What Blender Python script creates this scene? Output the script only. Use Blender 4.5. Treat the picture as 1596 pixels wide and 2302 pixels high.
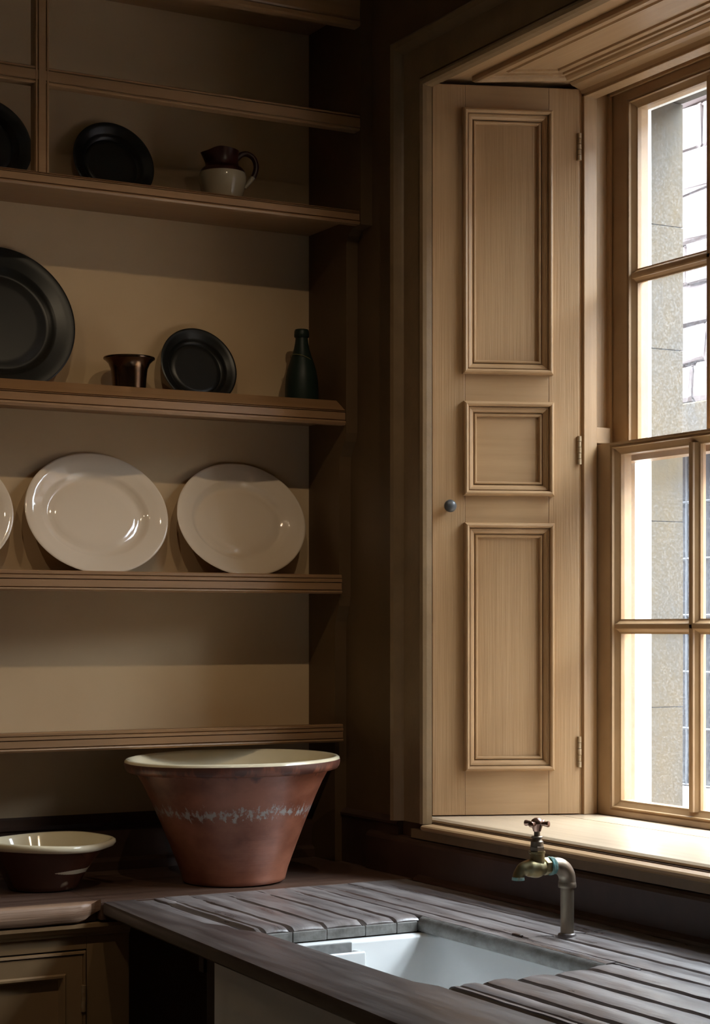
import bpy, bmesh, math, random
from mathutils import Vector, Matrix
random.seed(7)
for o in list(bpy.data.objects): bpy.data.objects.remove(o)
S = bpy.context.scene
COL = S.collection
PI = math.pi
# ------------------------------------------------------------------ camera
cd = bpy.data.cameras.new('camera'); cam = bpy.data.objects.new('camera', cd); COL.objects.link(cam)
cam.location = (-2.0924, -3.9448, 1.42)
cam.rotation_euler = (PI/2, 0, -math.radians(29.02))
cd.sensor_fit = 'HORIZONTAL'; cd.sensor_width = 36.0
cd.lens = 4200.0/1596.0*36.0
cd.shift_y = 260.0/1596.0
cd.clip_start = 0.05
S.camera = cam
# ------------------------------------------------------------------ world, light, exposure
w = bpy.data.worlds.new('overcast_sky'); S.world = w; w.use_nodes = True
wb = w.node_tree.nodes['Background']
wb.inputs['Color'].default_value = (0.80, 0.90, 1.0, 1)
def overcast(zenith):                              # standard overcast sky: L = zenith * (1 + 2 sin(elevation)) / 3
    N = w.node_tree.nodes; L = w.node_tree.links
    tc = N.new('ShaderNodeTexCoord'); sp = N.new('ShaderNodeSeparateXYZ'); L.new(tc.outputs['Generated'], sp.inputs[0])
    mx = N.new('ShaderNodeMath'); mx.operation = 'MAXIMUM'; mx.inputs[1].default_value = 0.0; L.new(sp.outputs[2], mx.inputs[0])
    ma = N.new('ShaderNodeMath'); ma.operation = 'MULTIPLY_ADD'; ma.inputs[1].default_value = zenith*2/3; ma.inputs[2].default_value = zenith/3
    L.new(mx.outputs[0], ma.inputs[0]); L.new(ma.outputs[0], wb.inputs['Strength'])
overcast(40.0)
S.view_settings.view_transform = 'Standard'; S.view_settings.look = 'None'
S.view_settings.gamma = 1.0; S.view_settings.use_curve_mapping = False
S.view_settings.exposure = 0.45
def portal(loc, sy, sz):
    l = bpy.data.lights.new('window_portal', 'AREA'); l.shape = 'RECTANGLE'; l.size = sz; l.size_y = sy
    l.cycles.is_portal = True
    o = bpy.data.objects.new('window_portal', l); COL.objects.link(o); o.location = loc
    o.rotation_euler = (0, PI/2, 0)
portal((0.63, -1.19, 1.81), 1.24, 1.64)
for lx, tx, e in ((-1.95, -1.15, 10.5), (-1.05, -0.72, 10), (-0.45, -0.22, 10)):            # the warm ceiling spots whose glints show on the china
    l = bpy.data.lights.new('ceiling_spot', 'SPOT'); l.energy = e; l.color = (1.0, 0.79, 0.53)
    l.shadow_soft_size = 0.014; l.spot_size = math.radians(64); l.spot_blend = 1.0
    o = bpy.data.objects.new('ceiling_spot', l); COL.objects.link(o)
    p = Vector((lx, -1.62, 2.95)); t = Vector((tx, 0.0, 1.28)); o.location = p
    o.rotation_euler = (t - p).to_track_quat('-Z', 'Y').to_euler()

# ------------------------------------------------------------------ materials
def mat(name, col, rough=0.5, col2=None, scale=(8, 8, 8), detail=6, lo=0.35, hi=0.65, bump=0.0, bscale=None,
        metal=0.0, spec=0.5, coat=0.0, rough2=None):
    m = bpy.data.materials.new(name); m.use_nodes = True
    nt = m.node_tree; N = nt.nodes; L = nt.links; b = N['Principled BSDF']
    b.inputs['Base Color'].default_value = (*col, 1); b.inputs['Roughness'].default_value = rough
    b.inputs['Metallic'].default_value = metal; b.inputs['Specular IOR Level'].default_value = spec
    b.inputs['Coat Weight'].default_value = coat; b.inputs['Coat Roughness'].default_value = 0.08
    tc = N.new('ShaderNodeTexCoord'); mp = N.new('ShaderNodeMapping'); mp.inputs['Scale'].default_value = scale
    L.new(tc.outputs['Object'], mp.inputs['Vector'])
    nz = N.new('ShaderNodeTexNoise'); nz.inputs['Scale'].default_value = 1.0; nz.inputs['Detail'].default_value = detail
    nz.inputs['Roughness'].default_value = 0.6
    L.new(mp.outputs[0], nz.inputs['Vector'])
    rp = N.new('ShaderNodeValToRGB'); rp.color_ramp.elements[0].position = lo; rp.color_ramp.elements[1].position = hi
    rp.color_ramp.elements[0].color = (*col, 1); rp.color_ramp.elements[1].color = (*(col2 or col), 1)
    L.new(nz.outputs['Fac'], rp.inputs['Fac']); L.new(rp.outputs['Color'], b.inputs['Base Color'])
    if rough2 is not None:
        mr = N.new('ShaderNodeMapRange'); mr.inputs[1].default_value = lo; mr.inputs[2].default_value = hi
        mr.inputs[3].default_value = rough; mr.inputs[4].default_value = rough2
        L.new(nz.outputs['Fac'], mr.inputs[0]); L.new(mr.outputs[0], b.inputs['Roughness'])
    if bump:
        if bscale:
            mp2 = N.new('ShaderNodeMapping'); mp2.inputs['Scale'].default_value = bscale
            L.new(tc.outputs['Object'], mp2.inputs['Vector'])
            n2 = N.new('ShaderNodeTexNoise'); n2.inputs['Scale'].default_value = 1.0; n2.inputs['Detail'].default_value = 5
            L.new(mp2.outputs[0], n2.inputs['Vector'])
        else: n2 = nz
        bp = N.new('ShaderNodeBump'); bp.inputs['Strength'].default_value = bump; bp.inputs['Distance'].default_value = 0.002
        L.new(n2.outputs['Fac'], bp.inputs['Height']); L.new(bp.outputs[0], b.inputs['Normal'])
    m['ramp'] = rp.name
    return m
M = {}
PB = (0.385, 0.235, 0.115); PB2 = (0.335, 0.197, 0.092)
M['paint_v'] = mat('drab_paint_vertical_brush', PB2, 0.42, PB, (90, 90, 3.0), 5, 0.3, 0.6, 0.35, (260, 260, 6))
M['paint_h'] = mat('drab_paint_level_brush', PB2, 0.42, PB, (3.0, 60, 60), 5, 0.3, 0.6, 0.12, (6, 200, 200))
M['shelf'] = mat('dresser_shelf_paint', (0.255, 0.138, 0.062), 0.4, (0.29, 0.160, 0.074), (3.0, 60, 60), 5, 0.3, 0.6, 0.12, (6, 200, 200))
M['paint_y'] = mat('drab_paint_along_window', PB2, 0.42, PB, (60, 3.0, 60), 5, 0.3, 0.6, 0.3, (200, 6, 200))
M['paint'] = mat('drab_paint', PB2, 0.38, PB, (14, 14, 14), 5, 0.3, 0.65, 0.12, (60, 60, 60))
M['sill'] = mat('glossy_sill_paint_with_glare', (0.50, 0.37, 0.24), 0.30, (0.58, 0.45, 0.31), (60, 3.0, 60), 5, 0.3, 0.6, 0.25, (200, 6, 200), spec=0.9)  # drab paint made lighter: the window glare on the sill is in the colour
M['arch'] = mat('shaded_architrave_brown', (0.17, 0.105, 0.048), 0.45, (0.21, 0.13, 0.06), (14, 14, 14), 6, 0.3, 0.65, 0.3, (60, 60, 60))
M['paint_dark'] = mat('dark_brown_wall_and_shaded_panel', (0.090, 0.048, 0.018), 0.5, (0.115, 0.064, 0.026), (6, 6, 6), 5, 0.3, 0.7, 0.15, (50, 50, 50))
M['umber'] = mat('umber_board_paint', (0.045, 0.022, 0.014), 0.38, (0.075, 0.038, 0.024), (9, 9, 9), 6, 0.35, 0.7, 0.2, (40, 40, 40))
M['cupboard'] = mat('cupboard_paint', (0.30, 0.185, 0.092), 0.4, (0.34, 0.215, 0.11), (7, 7, 7), 5, 0.3, 0.7, 0.2, (40, 40, 40))
M['plaster'] = mat('buff_distemper', (0.54, 0.385, 0.225), 0.85, (0.59, 0.43, 0.26), (3, 3, 3), 8, 0.3, 0.7, 0.25, (22, 22, 22))
M['roomwall'] = mat('room_distemper', (0.74, 0.63, 0.47), 0.85, (0.78, 0.67, 0.51), (3, 3, 3), 6)
M['ceiling'] = mat('ceiling_paint', (0.76, 0.69, 0.57), 0.9, (0.79, 0.72, 0.60), (3, 3, 3), 6)
M['floor'] = mat('flagstone_floor', (0.38, 0.31, 0.24), 0.6, (0.45, 0.37, 0.29), (4, 4, 4), 8, bump=0.3)
M['top'] = mat('old_pine_worktop', (0.085, 0.046, 0.032), 0.34, (0.15, 0.09, 0.064), (2.0, 45, 45), 7, 0.35, 0.68, 0.3, (4, 150, 150), rough2=0.45)
M['pine'] = mat('bare_worn_pine', (0.24, 0.135, 0.080), 0.5, (0.42, 0.27, 0.18), (3.0, 40, 110), 7, 0.35, 0.66, 0.5, (4, 60, 190))
M['slat'] = mat('weathered_teak', (0.088, 0.066, 0.060), 0.25, (0.34, 0.305, 0.295), (42, 4.5, 42), 9, 0.28, 0.72, 0.25, (140, 16, 140), rough2=0.40, spec=0.7)
M['rail'] = mat('smoky_dark_worktop', (0.055, 0.039, 0.034), 0.30, (0.14, 0.112, 0.10), (36, 4, 36), 9, 0.33, 0.70, 0.2, (120, 9, 120), rough2=0.42)
M['bleached'] = mat('bleached_edge_wood', (0.18, 0.17, 0.155), 0.5, (0.32, 0.31, 0.29), (30, 30, 60), 8, 0.35, 0.65, 0.9, (90, 90, 40))
M['white_glaze'] = mat('white_sink_glaze', (0.91, 0.92, 0.91), 0.12, (0.93, 0.94, 0.93), (4, 4, 4), 3)
M['sink_side'] = mat('unpolished_sink_side', (0.62, 0.53, 0.45), 0.6, (0.68, 0.59, 0.5), (5, 5, 5), 4)
M['cream_china'] = mat('cream_china', (0.70, 0.575, 0.44), 0.045, (0.73, 0.61, 0.47), (2, 2, 2), 2, spec=0.55)
M['black_china'] = mat('black_basalt', (0.009, 0.009, 0.008), 0.34, (0.014, 0.014, 0.012), (5, 5, 5), 3, spec=0.4)
M['copper'] = mat('copper_lustre', (0.11, 0.072, 0.048), 0.2, (0.16, 0.09, 0.05), (30, 30, 30), 5, metal=1.0)
M['green_glass'] = mat('dark_green_bottle', (0.010, 0.020, 0.014), 0.42, (0.016, 0.028, 0.02), (5, 5, 5), 3, spec=0.25)
M['cord'] = mat('yellowed_thread', (0.22, 0.2, 0.08), 0.6)
M['jug_red'] = mat('liver_brown_glaze', (0.030, 0.006, 0.004), 0.3, (0.045, 0.010, 0.006), (8, 8, 8), 4)
M['jug_cream'] = mat('stone_cream_glaze', (0.42, 0.36, 0.25), 0.12, (0.47, 0.40, 0.28), (8, 8, 8), 4)
M['cream_glaze'] = mat('yellow_cream_glaze', (0.70, 0.60, 0.40), 0.08, (0.78, 0.70, 0.52), (6, 6, 6), 4, 0.3, 0.7)
M['brass'] = mat('aged_brass', (0.34, 0.25, 0.11), 0.34, (0.27, 0.24, 0.14), (40, 40, 40), 5, metal=1.0, rough2=0.5)
M['pipe'] = mat('dull_copper_pipe', (0.33, 0.26, 0.19), 0.38, (0.24, 0.20, 0.15), (30, 30, 12), 5, metal=1.0, rough2=0.55)
M['bronze'] = mat('red_brass_handle', (0.45, 0.27, 0.2), 0.3, (0.36, 0.22, 0.16), (30, 30, 30), 4, metal=1.0)
M['verdigris'] = mat('verdigris_crust', (0.10, 0.26, 0.25), 0.8, (0.25, 0.30, 0.24), (90, 90, 90), 6, 0.35, 0.65, 1.0)
M['knob'] = mat('blackened_knob', (0.055, 0.055, 0.055), 0.33, (0.075, 0.075, 0.075), (20, 20, 20), 3)
M['hinge'] = mat('painted_hinge', (0.26, 0.165, 0.08), 0.4, (0.34, 0.24, 0.14), (70, 70, 70), 4)
M['daylit_white'] = mat('daylit_white_paint', (0.74, 0.73, 0.70), 0.6, (0.80, 0.79, 0.76), (12, 12, 5), 7, 0.25, 0.5)  # outer lining is drab paint; the strong daylight on it is painted white
M['stone'] = mat('yellow_grey_sandstone', (0.070, 0.047, 0.018), 0.9, (0.050, 0.043, 0.034), (9, 9, 4), 10, 0.3, 0.7, 0.3, (120, 120, 120))
M['pinkstone'] = mat('limewashed_pink_stone', (0.155, 0.118, 0.110), 0.9, (0.19, 0.155, 0.148), (5, 5, 5), 8, 0.35, 0.6, 1.0, (18, 18, 18))
M['mortar'] = mat('lime_mortar', (0.14, 0.106, 0.098), 0.95, (0.165, 0.128, 0.118), (9, 9, 9), 6)
M['paving'] = mat('yard_paving', (0.17, 0.16, 0.15), 0.9, (0.21, 0.2, 0.19), (3, 3, 3), 6)
M['lead'] = mat('lead_came', (0.06, 0.065, 0.075), 0.6, (0.08, 0.085, 0.095), (20, 20, 20), 4)
M['dark_glass'] = mat('dark_old_glass', (0.016, 0.020, 0.026), 0.15, (0.03, 0.034, 0.038), (6, 6, 6), 4, bump=0.3, bscale=(10, 10, 10), spec=0.3)
M['grime_and_shade'] = mat('stained_shaded_glaze', (0.26, 0.26, 0.25), 0.35, (0.50, 0.50, 0.49), (40, 40, 40), 6, 0.3, 0.7)  # grey dirt in the overflow slot, with the slot's shade in the colour
M['near_black'] = mat('near_black_brown', (0.03, 0.018, 0.012), 0.6, (0.045, 0.026, 0.018), (8, 8, 8), 4)  # near-black brown for supports, plinth and the dark slot piece
# terracotta with a lime tide mark and dark runs of glaze
def terracotta():
    m = mat('terracotta', (0.17, 0.045, 0.020), 0.42, (0.40, 0.15, 0.085), (7, 7, 10), 9, 0.34, 0.64, 0.3, (5, 5, 130), rough2=0.32, spec=0.85)
    nt = m.node_tree; N = nt.nodes; L = nt.links; b = N['Principled BSDF']; rp = N[m['ramp']]
    tc = N.new('ShaderNodeTexCoord'); sp = N.new('ShaderNodeSeparateXYZ'); L.new(tc.outputs['Object'], sp.inputs[0])
    def math_(op, a, bb):
        n = N.new('ShaderNodeMath'); n.operation = op
        for i, v in enumerate((a, bb)):
            if isinstance(v, (int, float)): n.inputs[i].default_value = v
            else: L.new(v, n.inputs[i])
        return n.outputs[0]
    def noise(sc, det=8):
        mp = N.new('ShaderNodeMapping'); mp.inputs['Scale'].default_value = sc; L.new(tc.outputs['Object'], mp.inputs[0])
        n = N.new('ShaderNodeTexNoise'); n.inputs['Scale'].default_value = 1; n.inputs['Detail'].default_value = det; n.inputs['Roughness'].default_value = 0.7
        L.new(mp.outputs[0], n.inputs['Vector']); return n.outputs['Fac']
    # tide mark near z = 0.160
    wob = math_('MULTIPLY', math_('SUBTRACT', noise((9, 9, 9), 3), 0.5), 0.022)
    dz = math_('ABSOLUTE', math_('SUBTRACT', math_('SUBTRACT', sp.outputs[2], 0.158), wob), 0.0)
    band = math_('SUBTRACT', 1.0, math_('DIVIDE', dz, 0.022))
    msk = math_('MULTIPLY', math_('SUBTRACT', math_('ADD', math_('MULTIPLY', band, 0.26), math_('MULTIPLY', noise((100, 100, 55), 8), 1.3)), 0.825), 9.0)
    c = N.new('ShaderNodeClamp'); L.new(msk, c.inputs[0])
    mx = N.new('ShaderNodeMix'); mx.data_type = 'RGBA'; mx.inputs[7].default_value = (0.42, 0.40, 0.37, 1)
    L.new(c.outputs[0], mx.inputs[0])
    # dark glaze runs under the rim
    d2 = math_('SUBTRACT', sp.outputs[2], 0.213)
    m2 = math_('MULTIPLY', math_('SUBTRACT', math_('ADD', math_('MULTIPLY', d2, 9.0), noise((26, 26, 5), 3)), 0.72), 8.0)
    c2 = N.new('ShaderNodeClamp'); L.new(m2, c2.inputs[0])
    mx2 = N.new('ShaderNodeMix'); mx2.data_type = 'RGBA'; mx2.inputs[7].default_value = (0.05, 0.018, 0.016, 1)
    ml = N.new('ShaderNodeMath'); ml.operation = 'MULTIPLY'; ml.inputs[1].default_value = 0.75; L.new(c2.outputs[0], ml.inputs[0])
    L.new(ml.outputs[0], mx2.inputs[0]); L.new(rp.outputs['Color'], mx2.inputs[6])
    L.new(mx2.outputs[2], mx.inputs[6]); L.new(mx.outputs[2], b.inputs['Base Color'])
    return m
M['terracotta'] = terracotta()
M['slip'] = mat('brown_slip_with_cream_splashes', (0.075, 0.024, 0.013), 0.2, (0.36, 0.27, 0.18), (9, 9, 12), 3, 0.655, 0.69)
def glass():
    m = bpy.data.materials.new('old_window_glass'); m.use_nodes = True
    nt = m.node_tree; N = nt.nodes; L = nt.links
    N.remove(N['Principled BSDF']); out = N['Material Output']
    tr = N.new('ShaderNodeBsdfTransparent'); tr.inputs[0].default_value = (0.95, 0.96, 0.96, 1)
    gl = N.new('ShaderNodeBsdfGlossy'); gl.inputs['Roughness'].default_value = 0.04
    df = N.new('ShaderNodeBsdfDiffuse'); df.inputs[0].default_value = (0.8, 0.8, 0.8, 1)
    tl = N.new('ShaderNodeBsdfTranslucent'); tl.inputs[0].default_value = (0.85, 0.87, 0.9, 1)
    lw = N.new('ShaderNodeLayerWeight'); pw = N.new('ShaderNodeMath'); pw.operation = 'POWER'; pw.inputs[1].default_value = 4.0
    L.new(lw.outputs['Facing'], pw.inputs[0])
    fr = N.new('ShaderNodeMath'); fr.operation = 'MULTIPLY_ADD'; fr.inputs[1].default_value = 0.8; fr.inputs[2].default_value = 0.03
    L.new(pw.outputs[0], fr.inputs[0])
    tc = N.new('ShaderNodeTexCoord'); nz = N.new('ShaderNodeTexNoise'); nz.inputs['Scale'].default_value = 220; nz.inputs['Detail'].default_value = 8
    L.new(tc.outputs['Object'], nz.inputs['Vector'])
    mr = N.new('ShaderNodeMapRange'); mr.inputs[1].default_value = 0.45; mr.inputs[2].default_value = 0.85; mr.inputs[3].default_value = 0.01; mr.inputs[4].default_value = 0.07
    L.new(nz.outputs['Fac'], mr.inputs[0])
    bp = N.new('ShaderNodeBump'); bp.inputs['Strength'].default_value = 0.15; n3 = N.new('ShaderNodeTexNoise'); n3.inputs['Scale'].default_value = 9
    L.new(tc.outputs['Object'], n3.inputs['Vector']); L.new(n3.outputs['Fac'], bp.inputs['Height']); L.new(bp.outputs[0], gl.inputs['Normal'])
    a = N.new('ShaderNodeMixShader'); L.new(fr.outputs[0], a.inputs[0]); L.new(tr.outputs[0], a.inputs[1]); L.new(gl.outputs[0], a.inputs[2])
    c = N.new('ShaderNodeMixShader'); L.new(mr.outputs[0], c.inputs[0]); L.new(a.outputs[0], c.inputs[1]); L.new(tl.outputs[0], c.inputs[2])
    L.new(c.outputs[0], out.inputs[0]); return m
M['glass'] = glass()

# ------------------------------------------------------------------ mesh helpers
def link(name, bm, m, parent=None, smooth=False, local=False, auto=40):
    bmesh.ops.remove_doubles(bm, verts=bm.verts, dist=1e-6)
    bmesh.ops.recalc_face_normals(bm, faces=bm.faces)
    if parent is not None and not local:
        off = Vector(parent.location)
        if parent.parent: off += Vector(parent.parent.location)
        bmesh.ops.translate(bm, verts=bm.verts, vec=-off)
    me = bpy.data.meshes.new(name); bm.to_mesh(me); bm.free()
    me.materials.append(M[m])
    if smooth:
        me.polygons.foreach_set('use_smooth', [True]*len(me.polygons))
        me.set_sharp_from_angle(angle=math.radians(auto))
    o = bpy.data.objects.new(name, me); COL.objects.link(o)
    if parent is not None: o.parent = parent
    return o
def tag(o, label=None, cat=None, group=None, kind=None):
    if label: o['label'] = label
    if cat: o['category'] = cat
    if group: o['group'] = group
    if kind: o['kind'] = kind
    return o
def thing(name, loc, label, cat, group=None, kind=None, rot=None):
    o = bpy.data.objects.new(name, None); COL.objects.link(o); o.location = loc; o.empty_display_size = 0.05
    if rot: o.rotation_euler = rot
    return tag(o, label, cat, group, kind)
def box(bm, x0, x1, y0, y1, z0, z1, bev=0.0, seg=2):
    r = bmesh.ops.create_cube(bm, size=1.0)
    vs = r['verts']
    for v in vs:
        v.co = Vector(((x0+x1)/2 + v.co.x*abs(x1-x0), (y0+y1)/2 + v.co.y*abs(y1-y0), (z0+z1)/2 + v.co.z*abs(z1-z0)))
    if bev:
        es = list({e for v in vs for e in v.link_edges})
        bmesh.ops.bevel(bm, geom=es, offset=bev, segments=seg, affect='EDGES', profile=0.5)
    return bm
def B(*a, **k): return box(bmesh.new(), *a, **k)
def loft(bm, secs, closed_ring=True, cap=True, closed_path=False):
    rings = [[bm.verts.new(p) for p in s] for s in secs]
    n = len(rings[0]); m = len(rings)
    for i in range(m if closed_path else m-1):
        a, b = rings[i], rings[(i+1) % m]
        for j in range(n if closed_ring else n-1):
            k = (j+1) % n
            try: bm.faces.new((a[j], a[k], b[k], b[j]))
            except ValueError: pass
    if cap and closed_ring and not closed_path:
        bm.faces.new(rings[0][::-1]); bm.faces.new(rings[-1])
    return bm
def prism(axis, prof, a, b, bm=None):
    """profile in the other two axes (x: (y,z), y: (x,z), z: (x,y)) run from a to b along axis"""
    bm = bm or bmesh.new()
    f = {'x': lambda t, p: (t, p[0], p[1]), 'y': lambda t, p: (p[0], t, p[1]), 'z': lambda t, p: (p[0], p[1], t)}[axis]
    return loft(bm, [[f(a, p) for p in prof], [f(b, p) for p in prof]])
def lathe(prof, n=64, bm=None, sx=1.0, sy=1.0, closed=False):
    """profile (r, z); r = 0 ends are closed by fans"""
    bm = bm or bmesh.new(); rings = []
    for r, z in prof:
        if r < 1e-6: rings.append([bm.verts.new((0, 0, z))])
        else: rings.append([bm.verts.new((r*sx*math.cos(2*PI*i/n), r*sy*math.sin(2*PI*i/n), z)) for i in range(n)])
    for a, b in zip(rings, rings[1:] + ([rings[0]] if closed else [])):
        for i in range(n):
            k = (i+1) % n
            if len(a) == 1 and len(b) > 1: bm.faces.new((a[0], b[k], b[i]))
            elif len(b) == 1 and len(a) > 1: bm.faces.new((a[i], a[k], b[0]))
            elif len(a) > 1: bm.faces.new((a[i], a[k], b[k], b[i]))
    return bm
def smooth_path(pts, n=8):
    P = [Vector(p) for p in pts]; out = []
    for i in range(len(P)-1):
        p0 = P[max(i-1, 0)]; p1 = P[i]; p2 = P[i+1]; p3 = P[min(i+2, len(P)-1)]
        for j in range(n):
            t = j/n
            out.append(0.5*((2*p1) + (p2-p0)*t + (2*p0-5*p1+4*p2-p3)*t*t + (3*p1-p0-3*p2+p3)*t**3))
    out.append(P[-1]); return out
def tube(path, radii, n=20, bm=None, flat=1.0):
    bm = bm or bmesh.new(); P = [Vector(p) for p in path]
    if not isinstance(radii, (list, tuple)): radii = [radii]*len(P)
    secs = []; up = Vector((0, 1, 0))
    for i, p in enumerate(P):
        d = (P[min(i+1, len(P)-1)] - P[max(i-1, 0)]).normalized()
        u = up - d*up.dot(d)
        if u.length < 1e-4: u = Vector((1, 0, 0)) - d*d.x
        u.normalize(); v = d.cross(u)
        secs.append([p + (u*math.cos(2*PI*k/n)*flat + v*math.sin(2*PI*k/n))*radii[i] for k in range(n)])
    return loft(bm, secs)
def inset(poly, d):
    """inset of a convex counter-clockwise polygon by d"""
    n = len(poly); out = []
    for i in range(n):
        p0, p1, p2 = Vector(poly[i-1]), Vector(poly[i]), Vector(poly[(i+1) % n])
        e1 = (p1-p0).normalized(); e2 = (p2-p1).normalized()
        n1 = Vector((-e1.y, e1.x)); n2 = Vector((-e2.y, e2.x))
        k = 1 + n1.dot(n2); q = p1 + (n1+n2)*(d/k); out.append((q.x, q.y))
    return out
def frame_moulding(poly, prof, f, bm=None):
    """mitred moulding: prof = [(inset, height)], f maps (a, b, h) to 3d"""
    bm = bm or bmesh.new()
    rings = []
    for d, h in prof:
        q = inset(poly, d); rings.append([f(a, b, h) for a, b in q])
    secs = [[rings[k][i] for k in range(len(prof))] for i in range(len(poly))]
    return loft(bm, secs, closed_ring=True, cap=False, closed_path=True)
def copy_tree(o, parent=None):
    c = o.copy(); COL.objects.link(c); c.parent = parent
    for ch in list(o.children): copy_tree(ch, c)
    return c

# ------------------------------------------------------------------ setting: room shell
ZCT = 0.878                                   # worktop height
YC = -1.191                                   # window centre line
mir = lambda y: 2*YC - y
tag(link('floor', B(-4.3, 0.0, -5.9, 0.2, -0.1, 0.0), 'floor'), kind='structure')
tag(link('ceiling', B(-4.3, 0.7, -5.9, 0.2, 3.2, 3.3), 'ceiling'), kind='structure')
tag(link('wall_left', B(-4.4, -4.2, -5.9, 0.2, 0.0, 3.2), 'roomwall'), kind='structure')
tag(link('wall_front', B(-4.2, 0.0, -5.9, -5.7, 0.0, 3.2), 'roomwall'), kind='structure')
tag(link('wall_back', B(-4.2, 0.0, 0.0, 0.2, 0.0, 3.2), 'plaster'), kind='structure')
bm = bmesh.new()
pier = [(0.0, 0.2), (0.0, -0.492), (0.045, -0.455), (0.33, -0.565), (0.50, -0.575), (0.61, -0.578), (0.61, 0.2)]
prism('z', pier, 1.0, 2.66, bm)
prism('z', [(x, mir(y)) for x, y in pier if y < 0.1] + [(0.61, -5.9), (0.0, -5.9)], 1.0, 2.66, bm)
box(bm, 0.0, 0.61, -5.9, 0.2, 0.0, 1.0); box(bm, 0.0, 0.61, -5.9, 0.2, 2.66, 3.2)
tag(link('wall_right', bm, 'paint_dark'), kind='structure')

# architrave round the window
arch_outer = [(-0.396, 1.0), (-0.396, 2.70), (mir(-0.396), 2.70), (mir(-0.396), 1.0)]
bm = bmesh.new()
aprof = [(0.0, 0.0), (0.0, 0.034), (0.006, 0.039), (0.016, 0.036), (0.022, 0.028), (0.026, 0.022), (0.028, 0.017), (0.095, 0.017),
         (0.097, 0.013), (0.100, 0.020), (0.107, 0.024), (0.113, 0.020), (0.116, 0.012), (0.118, 0.0)]
def arch_ring(d):
    return [(-0.396-d, 0.998), (-0.396-d, 2.70-d), (mir(-0.396)+d, 2.70-d), (mir(-0.396)+d, 0.998)]
secs = []
for i in range(4):
    secs.append([(-h, arch_ring(d)[i][0], arch_ring(d)[i][1]) for d, h in aprof])
loft(bm, secs)
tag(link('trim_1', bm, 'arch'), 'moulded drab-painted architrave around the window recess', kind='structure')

# apron, capping and splash board under the window, skirting boards round the worktop
ye = mir(-0.396)
ap = [(0.0, 0.9655), (-0.020, 0.9655), (-0.020, 0.9845), (0.0, 0.9845)]
cp = [(0.0, 0.985), (-0.027, 0.985), (-0.031, 0.989), (-0.031, 0.994), (-0.027, 0.997), (0.0, 0.998)]
tag(link('trim_5', prism('y', cp, -0.518, mir(-0.518)), 'paint_y'), 'moulded bead capping the board below the window sill', kind='structure')
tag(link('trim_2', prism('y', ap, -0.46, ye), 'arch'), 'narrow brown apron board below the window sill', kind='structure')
sp = [(0.0, 0.8785), (-0.026, 0.8785), (-0.026, 0.952), (-0.024, 0.958), (-0.019, 0.9625), (-0.012, 0.9645), (0.0, 0.965)]
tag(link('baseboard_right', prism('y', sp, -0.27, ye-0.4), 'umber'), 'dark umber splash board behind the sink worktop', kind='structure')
sk = [(0.0, 0.8785), (-0.012, 0.8785), (-0.012, 0.985), (-0.016, 0.987), (-0.016, 0.992), (-0.006, 1.0), (0.0, 1.002)]
tag(link('trim_3', prism('y', sk, -0.02, -0.392), 'umber'), 'dark skirting board on the wall beside the big pot', kind='structure')
bb = [(0.0, 0.8785), (-0.030, 0.8785), (-0.030, 0.897), (-0.024, 0.903), (-0.016, 0.905), (-0.016, 0.972), (-0.020, 0.976), (-0.020, 0.984), (-0.004, 0.998), (0.0, 1.003)]
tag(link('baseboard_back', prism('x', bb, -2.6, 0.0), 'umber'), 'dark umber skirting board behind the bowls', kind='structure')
# quarter bead between worktop and splash board
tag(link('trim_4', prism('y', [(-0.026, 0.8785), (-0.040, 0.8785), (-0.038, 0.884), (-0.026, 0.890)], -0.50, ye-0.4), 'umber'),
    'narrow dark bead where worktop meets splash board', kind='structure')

# ------------------------------------------------------------------ window (sashes, boxes, sill, soffit)
WR = mir(-0.575)
win = thing('window_1', (0.40, YC, 1.0), 'twelve-light-style sliding sash window in a drab-painted moulded frame', None, kind='structure')
win['label'] = 'tall sliding sash window with small panes in a drab-painted frame'
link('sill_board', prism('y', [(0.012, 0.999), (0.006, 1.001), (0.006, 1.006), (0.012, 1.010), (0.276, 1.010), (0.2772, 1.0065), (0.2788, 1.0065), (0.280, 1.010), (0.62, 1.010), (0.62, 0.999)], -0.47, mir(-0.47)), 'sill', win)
# inner stop beads, pulley stiles, parting beads, outer linings
for nm, x0, x1, yw, mt in (('stop_bead', 0.333, 0.368, 0.037, 'paint_v'), ('pulley_stile', 0.368, 0.466, 0.014, 'paint_v'),
                           ('parting_bead', 0.411, 0.4185, 0.026, 'paint_v'), ('outer_lining', 0.466, 0.512, 0.045, 'daylit_white')):
    for side in (0, 1):
        y0, y1 = -0.571, -0.571-yw
        if side: y0, y1 = mir(y0), mir(y1)
        link(nm, B(x0, x1, min(y0, y1), max(y0, y1), 1.0105, 2.61, bev=0.0015), mt, win)
    zt = {0.037: 2.584, 0.014: 2.606, 0.026: 2.598, 0.045: 2.575}[yw]
    link(nm, B(x0, x1, mir(-0.575), -0.575, zt, 2.645, bev=0.0015), mt, win)
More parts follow.
